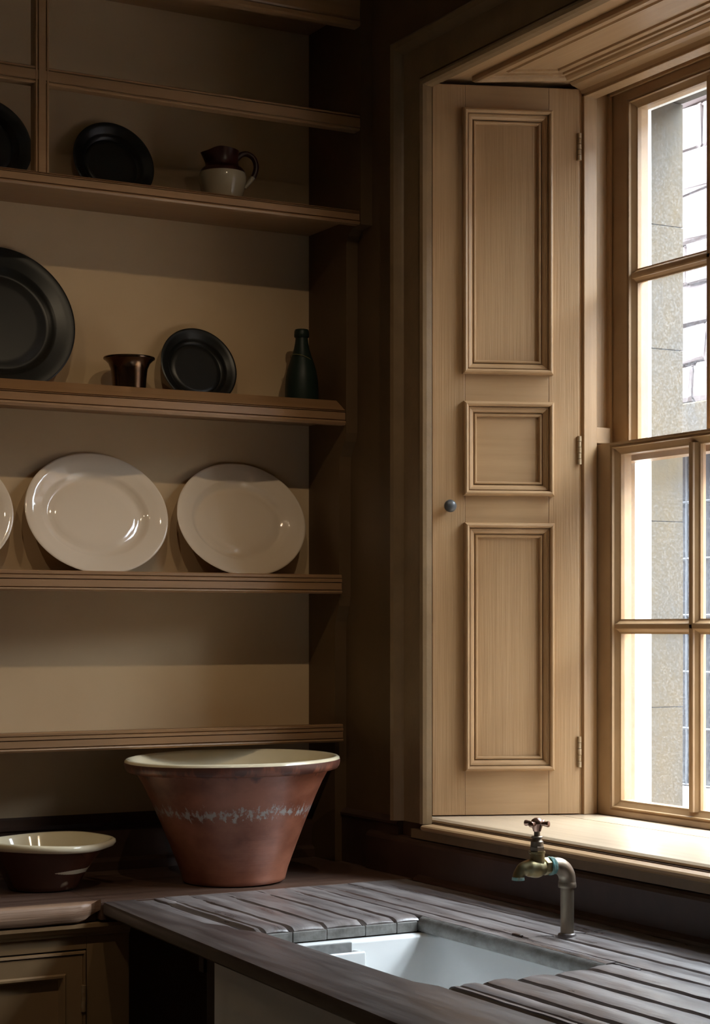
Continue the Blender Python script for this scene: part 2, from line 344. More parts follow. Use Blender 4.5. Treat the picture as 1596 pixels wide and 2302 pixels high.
# little sash stop block on the pulley stile just above the meeting rail
link('sash_block', B(0.3685, 0.408, -0.604, -0.584, 1.826, 1.862, bev=0.002), 'paint', win)
gprof = [(0.0, 0.020), (0.0, 0.014), (0.004, 0.012), (0.009, 0.0085), (0.013, 0.0055), (0.0145, 0.0005), (0.0185, 0.0035), (0.0215, 0.0)]
def sash(xf, y0, y1, z0, z1, gy0, gy1, gz0, gz1, zb, bw, label):
    """y0 > y1 ; glass rectangle gy0..gy1, gz0..gz1 ; zb middle bar height ; returns frame mesh object"""
    bm = bmesh.new()
    def rect(d): return [(gy1-d, gz0-d), (gy0+d, gz0-d), (gy0+d, gz1+d), (gy1-d, gz1+d)]
    rings = [[(xf+h, a, b) for a, b in rect(d)] for d, h in gprof]
    out = [(y1, z0), (y0, z0), (y0, z1), (y1, z1)]
    rings.append([(xf, a, b) for a, b in out])
    rings.append([(xf+0.042, a, b) for a, b in out])
    rings.append([(xf+0.042, a, b) for a, b in rect(0.0)])
    secs = [[r[i] for r in rings] for i in range(4)]
    loft(bm, secs, cap=False, closed_path=True)
    fr = link('sash_frame', bm, 'paint', win); fr['label'] = label
    # glazing bars
    half = 0.016
    def barprof(c, s=1):
        hw = [(half, 0.020), (half, 0.014), (half-0.004, 0.012), (half-0.009, 0.006), (half-0.0095, 0.0015), (half-0.012, 0.0)]
        front = [(c-a, xf+h) for a, h in hw] + [(c+a, xf+h) for a, h in hw[::-1]]
        return front + [(c+0.006, xf+0.036), (c-0.006, xf+0.036)]
    n = 4; pw = (gy0-gy1 - (n-1)*2*half)/n
    cs = [gy0 - pw*(i+1) - half*(2*i+1) for i in range(n-1)]
    for c in cs:
        link('glazing_bar', prism('z', [(x, y) for y, x in barprof(c)], gz0-0.004, gz1+0.004), 'paint', fr)
    link('glazing_bar', prism('y', [(x, z) for z, x in barprof(zb)], gy1-0.004, gy0+0.004), 'paint', fr)
    # putty-lined panes
    ys = [gy0] + [v for c in cs for v in (c+half, c-half)] + [gy1]
    for i in range(n):
        a, b = ys[2*i], ys[2*i+1]
        for c0, c1 in ((gz0, zb-half), (zb+half, gz1)):
            t = random.uniform(-0.0006, 0.0006)
            p = prism('y', [(xf+0.0225, c0-0.002), (xf+0.0225+t, c1+0.002), (xf+0.0245+t, c1+0.002), (xf+0.0245, c0-0.002)], b-0.002, a+0.002)
            link('pane', p, 'glass', fr)
    return fr
sash(0.371, -0.589, mir(-0.589), 1.0108, 1.823, -0.672, mir(-0.672), 1.045, 1.797, 1.4225, 0.03, 'lower sash in front')
sash(0.4195, -0.588, mir(-0.588), 1.785, 2.607, -0.668, mir(-0.668), 1.826, 2.558, 2.190, 0.03, 'upper sash behind')
# soffit with a panel framed in moulding
sf = [(0.0, -0.50), (0.335, -0.55), (0.335, mir(-0.55)), (0.0, mir(-0.50))]
link('soffit', prism('z', [(0.004, -0.44), (0.335, -0.55), (0.335, mir(-0.55)), (0.004, mir(-0.44))], 2.613, 2.66), 'paint_y', win)
pl = [(0.092, mir(-0.53)), (0.270, mir(-0.640)), (0.270, -0.640), (0.092, -0.530)]
fm = [(0.0, 0.0), (0.0, 0.010), (0.004, 0.014), (0.010, 0.014), (0.015, 0.010), (0.018, 0.006), (0.026, 0.006), (0.028, 0.002), (0.040, 0.0015), (0.043, 0.005), (0.047, 0.004), (0.049, 0.0)]
link('soffit_moulding', frame_moulding(pl, fm, lambda a, b, h: (a, b, 2.613-h)), 'paint_y', win)
# ovolo between stop beads and soffit
link('head_bead', prism('y', [(0.300, 2.612), (0.306, 2.606), (0.318, 2.603), (0.328, 2.598), (0.333, 2.590), (0.333, 2.613)], mir(-0.60), -0.60), 'paint_y', win)
for sgn in (0, 1):
    ya = lambda y: mir(y) if sgn else y
    link('corner_post', prism('z', [(0.327, ya(-0.560)), (0.327, ya(-0.596)), (0.331, ya(-0.600)), (0.335, ya(-0.598)), (0.335, ya(-0.560))], 1.0105, 2.612), 'paint_v', win)

# ------------------------------------------------------------------ folding shutter
ang = math.atan2(-0.366, 0.93)
sh = thing('window_shutter', (0.02, -0.483, 1.0125), 'tall drab-painted folded shutter with three moulded panels and a small round knob', 'shutter', rot=(0, 0, ang))
SW, SH_ = 0.327, 1.588
zz = lambda z: z - 1.0125
fr_ = lambda u0, u1, z0, z1: B(u0, u1, 0.0, 0.030, z0, z1, bev=0.0012)
link('stile', fr_(0.0, 0.072, 0.0, SH_), 'paint_v', sh, local=True)
link('stile', fr_(0.258, SW, 0.0, SH_), 'paint_v', sh, local=True)
panels = [((0.065, 0.266), (zz(1.971), zz(2.549))), ((0.067, 0.268), (zz(1.707), zz(1.912))), ((0.069, 0.269), (zz(1.108), zz(1.648)))]
rails = [(zz(2.53), SH_), (zz(1.890), zz(1.990)), (zz(1.630), zz(1.727)), (0.0, zz(1.127))]
for z0, z1 in rails:
    link('rail', B(0.0722, 0.2578, 0.0004, 0.030, z0, z1, bev=0.0008), 'paint_h', sh, local=True)
pm = [(0.0, -0.0005), (0.0, 0.009), (0.001, 0.0125), (0.003, 0.0155), (0.006, 0.0168), (0.009, 0.0155), (0.0108, 0.0125), (0.0114, 0.0055), (0.0128, 0.0052), (0.0130, 0.0085), (0.0150, 0.0085), (0.0153, 0.0065),
      (0.0185, 0.0055), (0.0215, 0.0030), (0.0235, -0.0005), (0.0238, -0.0050), (0.0252, -0.0052), (0.0254, -0.0010), (0.0268, 0.0006), (0.0290, 0.0006), (0.0306, -0.0008), (0.0316, -0.0040), (0.0320, -0.0088), (0.0320, -0.010)]
for (u0, u1), (z0, z1) in panels:
    link('panel', B(u0+0.02, u1-0.02, 0.0085, 0.020, z0+0.02, z1-0.02), 'paint_h' if z1-z0 < 0.3 else 'paint_v', sh, local=True)
    link('panel_moulding', frame_moulding([(u0, z0), (u1, z0), (u1, z1), (u0, z1)], pm, lambda a, b, h: (a, -h, b)), 'paint', sh, local=True)
kb = lathe([(0.0, 0.0), (0.008, 0.0), (0.0075, 0.004), (0.0065, 0.009), (0.009, 0.012), (0.0128, 0.016), (0.0138, 0.020), (0.0125, 0.025), (0.008, 0.0285), (0.0, 0.030)], 28)
bmesh.ops.rotate(kb, verts=kb.verts, matrix=Matrix.Rotation(PI/2, 3, 'X'))
bmesh.ops.translate(kb, verts=kb.verts, vec=(0.036, 0, zz(1.683)))
o = link('knob', kb, 'knob', sh, smooth=True, local=True); o['label'] = 'small round blackened knob'
for z0, z1 in ((2.443, 2.503), (1.777, 1.840), (1.114, 1.182)):
    hb = bmesh.new(); n = 5; st = (z1-z0)/n
    for k in range(n):
        r = 0.0042 if k % 2 else 0.0048
        t = lathe([(0, 0), (r, 0.0006), (r, st-0.0006), (0, st)], 12); bmesh.ops.translate(t, verts=t.verts, vec=(SW-0.001, -0.003, zz(z0)+k*st))
        me = bpy.data.meshes.new('t'); t.to_mesh(me); hb.from_mesh(me); t.free(); bpy.data.meshes.remove(me)
    link('hinge', hb, 'hinge', sh, smooth=True, local=True)

# ------------------------------------------------------------------ outside: stone reveal, yard, house opposite
rv = thing('stone_window_surround', (0.56, YC, 0.9), 'weathered yellow-grey stone jamb and lintel just outside the window panes', 'stone surround')
zs = [0.95, 1.24, 1.66, 2.05, 2.33, 2.612]
for s in (0, 1):
    for k in range(5):
        y0, y1 = (-0.30, -0.586 - (0.001 if k % 2 else 0.0))
        if s: y0, y1 = mir(y0), mir(y1)
        link('jamb_stone', B(0.513, 0.625, min(y0, y1), max(y0, y1), zs[k]+0.0008, zs[k+1]-0.0008, bev=0.0012), 'stone', rv)
link('lintel_stone', B(0.513, 0.63, mir(-0.30), -0.30, 2.614, 2.95, bev=0.004), 'stone', rv)
link('sill_stone', B(0.50, 0.70, mir(-0.40), -0.40, 0.86, 0.948, bev=0.006), 'stone', rv)
bm = bmesh.new()
box(bm, -4.3, 0.61, -9.0, 0.2, 3.31, 6.0); box(bm, 0.1, 0.61, 0.21, 9.0, 0.0, 6.0); box(bm, 0.1, 0.61, -9.0, -5.91, 0.0, 3.3)  # unseen facade added so the leaded panes opposite reflect something darker
tag(link('wall_added_facade', bm, 'mortar'), 'unseen outer wall of the house, extended to darken reflections across the yard', kind='structure')
tag(link('ground', B(0.61, 9.0, -9.0, 9.0, -0.12, -0.02), 'paving'), 'pale yard paving outside', kind='structure')
XH = 3.60
hs = thing('house_opposite', (XH, 2.6, 0.0), 'pink limewashed stone house across the yard with a leaded window', 'house')
WY0, WY1, WZ0, WZ1 = 1.70, 3.62, 0.66, 2.30
bm = bmesh.new()
box(bm, XH+0.05, XH+0.4, -8.0, WY0, 0.0, 4.15); box(bm, XH+0.05, XH+0.4, WY1, 7.0, 0.0, 4.15)
box(bm, XH+0.05, XH+0.4, WY0, WY1, 0.0, WZ0); box(bm, XH+0.05, XH+0.4, WY0, WY1, WZ1, 4.15)
link('wall', bm, 'mortar', hs)
z = 2.49; row = 0
rnd = random.Random(3)
while z < 3.95:
    h = rnd.uniform(0.17, 0.24); y = 1.2 - rnd.uniform(0, 0.3)
    while y < 4.2:
        wdt = rnd.uniform(0.26, 0.52)
        b_ = B(XH+rnd.uniform(0.0, 0.018), XH+0.06, y+0.006, y+wdt-0.006, z+0.006, z+h-0.006, bev=0.014, seg=2)
        for v in b_.verts: v.co += Vector((0, rnd.uniform(-.016, .016), rnd.uniform(-.016, .016)))
        link('stone', b_, 'pinkstone', hs); y += wdt
    z += h; row += 1
link('window_lintel', B(XH-0.03, XH+0.06, WY0-0.15, WY1+0.15, WZ1, WZ1+0.185, bev=0.008), 'stone', hs)
link('window_ledge', B(XH-0.08, XH+0.1, WY0-0.1, WY1+0.1, WZ0-0.09, WZ0, bev=0.008), 'daylit_white', hs)
lw = link('leaded_window', B(XH+0.115, XH+0.13, WY0, WY1, WZ0, WZ1), 'lead', hs)
ny, nz_ = 9, 6; dy = (WY1-WY0)/ny; dz = (WZ1-WZ0)/nz_
pane_me = None
for i in range(ny):
    for j in range(nz_):
        p = B(XH+0.108, XH+0.114, WY0+i*dy+0.007, WY0+(i+1)*dy-0.007, WZ0+j*dz+0.007, WZ0+(j+1)*dz-0.007)
        bmesh.ops.rotate(p, verts=p.verts, cent=(XH+0.11, WY0+(i+.5)*dy, WZ0+(j+.5)*dz), matrix=Matrix.Rotation(rnd.uniform(-.03, .03), 3, 'Y'))
        link('pane', p, 'dark_glass', lw)
for i in range(ny+1):
    path = [(XH+0.106, WY0+i*dy+rnd.uniform(-.004, .004), WZ0+(WZ1-WZ0)*k/14) for k in range(15)]
    link('lead_came', tube(path, 0.007, 6), 'lead', lw)
for j in range(nz_+1):
    link('lead_came', tube([(XH+0.106, WY0, WZ0+j*dz), (XH+0.106, WY1, WZ0+j*dz)], 0.007, 6), 'lead', lw)

# ------------------------------------------------------------------ dresser shelving on the back wall
XL = -2.60; XR = -0.0305
dr = thing('dresser_shelving', (-1.3, -0.12, ZCT), 'wall-wide drab-painted dresser shelving with moulded shelf edges', 'shelves')
side = [(0.0, 0.8785), (-0.131, 0.8785), (-0.131, 1.415), (-0.134, 1.435), (-0.142, 1.452), (-0.150, 1.470), (-0.153, 1.492), (-0.153, 1.795), (-0.156, 1.815),
        (-0.166, 1.832), (-0.178, 1.848), (-0.185, 1.868), (-0.186, 2.300), (-0.195, 2.318), (-0.212, 2.330), (-0.254, 2.333), (-0.254, 3.0), (0.0, 3.0)]
side = [(y, z) for y, z in side]
link('side_panel', prism('x', [(y if y < 0 else -0.001, z) for y, z in side], -0.030, -0.0002), 'paint_dark', dr)  # same paint as the shelves; its shade is put into this darker brown
def shelf(zt, zb, yf, board_t, board_b, h1, h2, lip=False):
    """zt top of edge moulding, zb its bottom, yf its front, board heights"""
    f1, f2 = zt-h1, zb+h2
    pr = [(-0.001, board_b), (-0.001, board_t), (yf+0.022, board_t)]
    if lip: pr += [(yf+0.052, board_t), (yf+0.052, zt+0.025), (yf+0.044, zt+0.025), (yf+0.020, zt+0.010), (yf+0.006, zt+0.0005)][1:] ; pr = [p for p in pr if p != (yf+0.022, board_t)]
    else: pr += [(yf+0.020, zt)]
    m1 = (zt+f1)/2
    pr += [(yf+0.003, zt), (yf+0.0005, zt-0.002), (yf+0.001, m1+0.0015), (yf+0.004, m1), (yf-0.001, m1-0.0015), (yf-0.001, f1+0.001), (yf+0.004, f1),
           (yf+0.001, f1-0.0015), (yf+0.001, f2+0.0015), (yf+0.005, f2), (yf-0.001, f2-0.0015), (yf-0.002, (f2+zb)/2), (yf+0.001, zb), (yf+0.020, zb), (yf+0.020, board_b)]
    return link('shelf', prism('x', pr, XL, XR), 'shelf', dr)
shelf(2.364, 2.333, -0.250, 2.366, 2.352, 0.006, 0.008)
shelf(1.921, 1.885, -0.183, 1.926, 1.900, 0.006, 0.011, lip=True)
shelf(1.542, 1.498, -0.166, 1.538, 1.506, 0.018, 0.008)
shelf(1.198, 1.157, -0.172, 1.190, 1.170, 0.016, 0.008)
def moulded_bar(a0, a1, yf, t=0.028):
    """front bar profile with a bead each side: (a, y)"""
    return [(a0, yf+t), (a0, yf+0.004), (a0+0.002, yf+0.001), (a0+0.005, yf+0.001), (a0+0.0065, yf+0.004), (a0+0.008, yf), (a1-0.008, yf), (a1-0.0065, yf+0.004),
            (a1-0.005, yf+0.001), (a1-0.002, yf+0.001), (a1, yf+0.004), (a1, yf+t)]
link('cupboard_rail', prism('x', [(y, z) for z, y in moulded_bar(2.545, 2.581, -0.252)], XL, XR), 'shelf', dr)
for xc in (-0.7835, -1.53, -2.27):
    link('cupboard_stile', prism('z', moulded_bar(xc-0.0155, xc+0.0155, -0.2535), 2.362, 2.784), 'shelf', dr)
link('head_board', prism('x', [(-0.225, 2.781), (-0.245, 2.781), (-0.252, 2.784), (-0.252, 2.792), (-0.248, 2.796), (-0.250, 2.80), (-0.250, 3.199), (-0.225, 3.199)], XL, -0.0002), 'shelf', dr)
link('top_board', B(XL, XR, -0.225, -0.001, 2.83, 2.85), 'shelf', dr)

# ------------------------------------------------------------------ worktops
wt = thing('pine_worktop', (-1.3, -0.24, 0.838), 'thick worn pine worktop along the dresser with a ragged broken end', 'worktop')
bm = bmesh.new()
# long slab with worn nosing, broken away at its right end
def slab_ring(x, yf, bulge, zb=0.838):
    return [(x, -0.450, zb), (x, yf+0.012, zb), (x, yf+0.003-bulge*0.2, zb+0.004), (x, yf-bulge, zb+0.014), (x, yf-bulge*0.9, zb+0.026), (x, yf+0.002, 0.8745), (x, yf+0.008, 0.8775), (x, -0.450, 0.8778)]
rs = [slab_ring(XL, -0.476, 0.002)]
for k in range(34):
    x = -1.5 + k*(0.70/33); rs.append(slab_ring(x, -0.476+random.uniform(-.0012, .0012), 0.002+random.uniform(0, .0012), 0.838+random.uniform(-.001, .001)))
for x, yf, zb in ((-0.785, -0.475, 0.839), (-0.770, -0.472, 0.842), (-0.757, -0.464, 0.848), (-0.748, -0.466, 0.853), (-0.741, -0.474, 0.858)):
    rs.append(slab_ring(x, yf, 0.0, zb))
loft(bm, rs)
link('worn_nosing', bm, 'pine', wt, smooth=True, auto=35)
link('slab', B(XL, -0.742, -0.4498, -0.001, 0.838, 0.8778), 'top', wt)
link('slab_back', B(-0.741, -0.0005, -0.474, -0.001, 0.842, 0.8778, bev=0.001), 'top', wt)

sw = thing('sink_worktop', (-0.4, -1.3, 0.85), 'dark weathered teak draining worktop with grooved slats around the sink opening', 'worktop')
def slat(x0, x1, y0, y1, zt=ZCT, th=0.027, groove=(1, 1), head=None, end=0.0, m='slat', cw=0.0042, cdp=0.0052, crown=0.0012, wav=0.0006, seed=0, endtop=None, bow=0.0):
    """board running along -y from y0 to y1; grooves worn into its long edges begin at head; rounded at the sink end
    (end = +1 rounds y1, end = -1 rounds y0)"""
    r = random.Random(seed); bm = bmesh.new(); secs = []
    n = max(6, int((y0-y1)/0.03)); ys = [y0 + (y1-y0)*i/n for i in range(n+1)]
    ext = [0.003, 0.008, 0.016]
    if end > 0: ys += [y1+e for e in ext]
    if end < 0: ys += [y0-e for e in ext]
    if head: ys += [head, head-0.012, head-0.03]
    ys = sorted({round(v, 4) for v in ys}, reverse=True)
    for y in ys:
        g = 1.0
        if head: g = min(1, max(0, (head-y)/0.03))
        dz = r.uniform(-wav, wav); dr_ = 0.0
        d = (y-y1) if end > 0 else (y0-y) if end < 0 else 1
        if d < 0.0201: dz -= 0.007*(1-d/0.0201)**2.2
        pinch = 0.0
        if bow and d < 0.0201: pinch = 0.0
        a = x0 + 0.0003 + r.uniform(0, .0004); b = x1 - 0.0003 - r.uniform(0, .0004)
        ca = cw*g*groove[0]; cb = cw*g*groove[1]; da = cdp*g*groove[0]+0.0002; db = cdp*g*groove[1]+0.0002
        z = zt+dz; w_ = b-a
        secs.append([(a, y, zt-th), (a, y, z-da-0.0005), (a+ca*0.45+0.0004, y, z-da*0.75), (a+ca+0.0008, y, z-da*0.12), (a+w_*0.33, y, z+crown*g*0.8), (a+w_*0.66, y, z+crown*g*0.8), (b-cb-0.0008, y, z-db*0.12), (b-cb*0.45-0.0004, y, z-db*0.75), (b, y, z-db-0.0005), (b, y, zt-th)])
    if bow:                                             # convex worn end
        last = secs[0] if end < 0 else secs[-1]
    return loft(bm, secs)
YS0 = -0.4765; YH0, YH1 = -0.930, -1.520
# front rail, splayed slightly forward to the right
bm = bmesh.new()
secs = []
for i in range(40):
    y = YS0 + (-2.35-YS0)*i/39
    xf = -0.737 - (YS0-y)*0.050
    xb = -0.667 if y > -0.86 else (-0.622 if y > -1.53 else -0.607)
    if -0.93 < y <= -0.86: xb = -0.645
    r = random.uniform(-.0006, .0006)
    secs.append([(xb, y, 0.851), (xf+0.004, y, 0.851), (xf, y, 0.855), (xf+r, y, 0.872), (xf+0.0025, y, 0.8765), (xf+0.008, y, ZCT), (xb-0.004, y, ZCT), (xb, y, ZCT-0.002)])
loft(bm, secs)
link('front_rail', bm, 'rail', sw, smooth=True, auto=35)
# left drainer slats
xs = [-0.667, -0.629, -0.607, -0.553, -0.483, -0.402, -0.335, -0.277]
for i in range(7):
    link('slat', slat(xs[i], xs[i+1], YS0, YH0 + (0.03 if i == 0 else 0) - (0.004 if i % 2 else 0.0), groove=(1, 1), head=-0.545 if i else -0.56, end=1, seed=i, zt=ZCT - (0.004 if i == 0 else 0.0), wav=0.0008), 'slat', sw, smooth=True, auto=30)
# bleached end grain lip of the left drainer
xs2 = [-0.612, -0.553, -0.483, -0.402, -0.335, -0.290]
for i in range(5):
    bmx = B(xs2[i]+0.0006, xs2[i+1]-0.0006, YH0-0.0075-random.uniform(0, .002), YH0-0.0042, 0.8512-random.uniform(0, .001), ZCT-0.0085, bev=0.0015)
    link('end_grain', bmx, 'bleached', sw)
# boards behind the sink, left of the pipe
xb = [-0.2766, -0.247, -0.186, -0.117, -0.040]
for i in range(4):
    link('slat', slat(xb[i], xb[i+1], YS0, -1.238 if i else -1.505, head=-0.545, groove=(1 if i else 0, 1 if i < 3 else 0), seed=20+i, cw=0.0036, cdp=0.0042), 'slat', sw, smooth=True, auto=30)
link('sink_edge', prism('y', [(-0.2772, 0.851), (-0.2865, 0.8505), (-0.2885, 0.855), (-0.2875, 0.867), (-0.283, 0.8745), (-0.2772, 0.8775)], YH0-0.004, YH1+0.012), 'bleached', sw, smooth=True)
# boards right of the pipe, behind
xr = [-0.253, -0.192, -0.128, -0.040]
for i in range(3):
    link('slat', slat(xr[i], xr[i+1], -1.2395 if i else -1.2395, -2.35, groove=(1, 1 if i < 2 else 0), seed=40+i, cw=0.0045, cdp=0.0055) if i or True else None, 'slat', sw, smooth=True, auto=30)
# right drainer slats with worn round ends at the sink
xd = [-0.607, -0.585, -0.539, -0.474, -0.400, -0.324, -0.2535]
for i in range(6):
    ys_ = [-1.545, -1.534, -1.531, -1.530, -1.526, -1.508][i]
    link('slat', slat(xd[i], xd[i+1], ys_, -2.35, end=-1, seed=60+i, cw=0.0062, cdp=0.0075, crown=0.0022, zt=ZCT+0.001), 'slat', sw, smooth=True, auto=30)
link('dark_inset', B(-0.2745, -0.2665, -1.586, -1.522, 0.872, 0.8815, bev=0.0015), 'near_black', sw)  # dark piece standing in for a shaded slot in the boards
link('dark_inset', B(-0.2495, -0.2405, -1.218, -1.192, 0.872, 0.8805, bev=0.002), 'umber', sw)
# supports
sup = thing('sink_support_post', (-0.4, -0.905, 0.0), 'dark timber side support under the sink worktop, left of the sink', 'support')
link('side_board', B(-0.700, -0.05, -0.930, -0.885, 0.0, 0.8495, bev=0.002), 'near_black', sup)
link('bearer', B(-0.705, -0.66, -0.884, -0.862, 0.80, 0.8495, bev=0.002), 'near_black', sup)

# ------------------------------------------------------------------ sink
sk_ = thing('butler_sink', (-0.46, -1.24, 0.58), 'white glazed butler sink with an overflow weir, let in under the worktop', 'sink')
X0, X1, Y0, Y1, ZB, ZT = -0.712, -0.235, -1.590, -0.9315, 0.575, 0.849
def rrect(x0, x1, y0, y1, r, n=6):
    out = []
    for cx, cy, a0 in ((x1-r, y1-r, 0), (x0+r, y1-r, 90), (x0+r, y0+r, 180), (x1-r, y0+r, 270)):
        for k in range(n+1):
            a = math.radians(a0+90*k/n); out.append((cx+r*math.cos(a), cy+r*math.sin(a)))
    return out
bm = bmesh.new(); T = 0.034
rings = [(X0, X1, Y0, Y1, 0.018, ZB), (X0, X1, Y0, Y1, 0.018, ZT-0.006), (X0+0.003, X1-0.003, Y0+0.003, Y1-0.003, 0.016, ZT-0.001),
         (X0+0.010, X1-0.010, Y0+0.010, Y1-0.010, 0.02, ZT)]
inn = [(T-0.006, ZT, 0.028), (T, ZT-0.006, 0.030), (T+0.005, ZB+0.145, 0.036), (T+0.014, ZB+0.120, 0.04), (T+0.032, ZB+0.105, 0.04), (T+0.06, ZB+0.100, 0.03)]
secs = [[(x, y, z) for x, y in rrect(a, b, c, d, r)] for a, b, c, d, r, z in rings]
secs += [[(x, y, z) for x, y in rrect(X0+t, X1-t, Y0+t, Y1-t, r)] for t, z, r in inn]
loft(bm, secs)
link('basin', bm, 'white_glaze', sk_, smooth=True, auto=60)
# weir overflow on the left inner wall
yi = Y1-T
bm = bmesh.new()
box(bm, -0.640, -0.436, yi-0.036, yi-0.026, 0.745, 0.835, bev=0.004, seg=3)
box(bm, -0.640, -0.549, yi-0.034, yi+0.004, 0.745, 0.8475, bev=0.006, seg=3)
box(bm, -0.447, -0.434, yi-0.034, yi+0.004, 0.745, 0.834, bev=0.0055, seg=3)
box(bm, -0.640, -0.436, yi-0.030, yi+0.004, 0.745, 0.775)
link('overflow_weir', bm, 'white_glaze', sk_, smooth=True, auto=60)

link('overflow_slot', B(-0.548, -0.448, yi-0.004, yi+0.003, 0.806, 0.8475, bev=0.001), 'grime_and_shade', sk_)
# ------------------------------------------------------------------ tap
tp = thing('bib_tap', (-0.176, -1.258, ZCT), 'old brass crosshead tap on an upright pipe beside the sink', 'tap', rot=(0, 0, PI))
link('pipe', lathe([(0.0, -0.02), (0.0118, -0.02), (0.0118, 0.100), (0.0, 0.100)], 28), 'pipe', tp, smooth=True, local=True)
link('pipe_flange', lathe([(0.0118, 0.0065), (0.0155, 0.005), (0.017, 0.0015), (0.017, -0.002)], 28), 'slat', tp, smooth=True, local=True)
ep = [(0, 0, 0.088), (0, 0, 0.096)] + [(0.026-0.026*math.cos(a), 0, 0.100+0.026*math.sin(a)) for a in [math.radians(90*k/9) for k in range(10)]] + [(0.034, 0, 0.126)]
link('elbow', tube(ep, [0.0152]*2 + [0.0148]*10 + [0.0142], 26), 'pipe', tp, smooth=True, local=True)
link('elbow_collar', lathe([(0.0118, 0.086), (0.0158, 0.0862), (0.0162, 0.089), (0.0158, 0.0945), (0.0148, 0.097), (0.0118, 0.097)], 28), 'pipe', tp, smooth=True, local=True)
def alongx(bm, x, z=0.126):
    bmesh.ops.rotate(bm, verts=bm.verts, matrix=Matrix.Rotation(PI/2, 3, 'Y')); bmesh.ops.translate(bm, verts=bm.verts, vec=(x, 0, z)); return bm
vg = lathe([(0.0, 0.0), (0.0150, 0.0), (0.0158, 0.003), (0.0152, 0.006), (0.0164, 0.008), (0.0158, 0.0105), (0.0, 0.0105)], 30)
for v in vg.verts:
    if v.co.xy.length > 0.012: v.co.xy *= 1+random.uniform(-.035, .035)
link('corroded_joint', alongx(vg, 0.029), 'verdigris', tp, smooth=True, local=True)
link('hex_nut', alongx(lathe([(0.0, 0.0), (0.0140, 0.0), (0.0155, 0.0015), (0.0155, 0.0105), (0.0140, 0.012), (0.0, 0.012)], 6), 0.0392), 'brass', tp, local=True)
# body: barrel plus swept spout
bp_ = smooth_path([(0.048, 0, 0.126), (0.056, 0, 0.125), (0.068, 0, 0.124), (0.080, 0, 0.125), (0.091, 0, 0.1245), (0.0985, 0, 0.1195), (0.1025, 0, 0.1125), (0.1032, 0, 0.107)], 6)
N_ = len(bp_)
def rad(t):
    pts = [(0, 0.0100), (0.10, 0.0140), (0.25, 0.0168), (0.42, 0.0155), (0.58, 0.0122), (0.75, 0.0104), (1.0, 0.0102)]
    for (a, ra), (b, rb) in zip(pts, pts[1:]):
        if t <= b: 
            u = (t-a)/(b-a); u = u*u*(3-2*u); return ra+(rb-ra)*u
    return pts[-1][1]
body = tube(bp_, [rad(i/(N_-1)) for i in range(N_)], 28)
link('spout', body, 'brass', tp, smooth=True, local=True, auto=60)
link('spout_lip', lathe([(0.0098, 0.0), (0.0112, 0.0), (0.0108, 0.005), (0.0098, 0.006)], 24), 'verdigris', tp, smooth=True, local=True).location = (0.1032, 0, 0.1055)
BX = 0.064
def atb(prof, n=28):
    b = lathe(prof, n); bmesh.ops.translate(b, verts=b.verts, vec=(BX, 0, 0)); return b
link('barrel', atb([(0.0, 0.118), (0.0150, 0.121), (0.0142, 0.130), (0.0134, 0.140), (0.0132, 0.149), (0.0146, 0.1502), (0.0146, 0.1535), (0.0, 0.154)]), 'brass', tp, smooth=True, local=True)
link('bonnet', atb([(0.0, 0.1535), (0.0126, 0.1535), (0.0133, 0.155), (0.0133, 0.1610), (0.0124, 0.1630), (0.0, 0.163)], 6), 'pipe', tp, local=True)
link('gland', atb([(0.0, 0.162), (0.0113, 0.1625), (0.0110, 0.1705), (0.0090, 0.1725), (0.0082, 0.1755), (0.0102, 0.1763), (0.0102, 0.1788), (0.0085, 0.180), (0.0, 0.180)]), 'pipe', tp, smooth=True, local=True)
link('spindle', atb([(0.0, 0.179), (0.0054, 0.179), (0.0054, 0.191), (0.0, 0.191)], 16), 'pipe', tp, smooth=True, local=True)
hb = atb([(0.0, 0.188), (0.0068, 0.188), (0.0074, 0.1905), (0.0096, 0.1965), (0.0100, 0.200), (0.0112, 0.2015), (0.0110, 0.2045), (0.0088, 0.2085), (0.0045, 0.2112), (0.0, 0.212)])
hand = link('crosshead', hb, 'bronze', tp, smooth=True, local=True)
for k in range(4):
    a = math.radians(28+90*k); c, s_ = math.cos(a), math.sin(a)
    pa = [(BX+c*r, s_*r, 0.2015) for r in (0.006, 0.012, 0.017, 0.021, 0.0232, 0.0245)]
    link('handle_arm', tube(pa, [0.0038, 0.0036, 0.0044, 0.0054, 0.0050, 0.002], 14), 'bronze', hand, smooth=True, local=True)

# ------------------------------------------------------------------ cupboard under the pine worktop
cb = thing('base_cupboard', (-1.6, -0.24, 0.0), 'drab-painted panelled cupboard under the pine worktop', 'cupboard')
YF = -0.452
link('face_frame', B(-0.762, -0.672, YF, YF+0.03, 0.08, 0.8362, bev=0.001), 'cupboard', cb)
link('top_rail', B(XL, -0.7625, YF, YF+0.03, 0.784, 0.8362, bev=0.001), 'cupboard', cb)
link('cornice', prism('x', [(YF-0.0005, 0.8362), (YF-0.019, 0.8362), (YF-0.019, 0.829), (YF-0.015, 0.824), (YF-0.008, 0.818), (YF-0.006, 0.812), (YF-0.0005, 0.810)], XL, -0.673), 'cupboard', cb)
link('side_panel', B(-0.690, -0.672, YF+0.0305, -0.002, 0.0, 0.8362), 'cupboard', cb)
link('plinth', B(XL, -0.69, YF+0.02, YF+0.05, 0.0, 0.0795), 'near_black', cb)
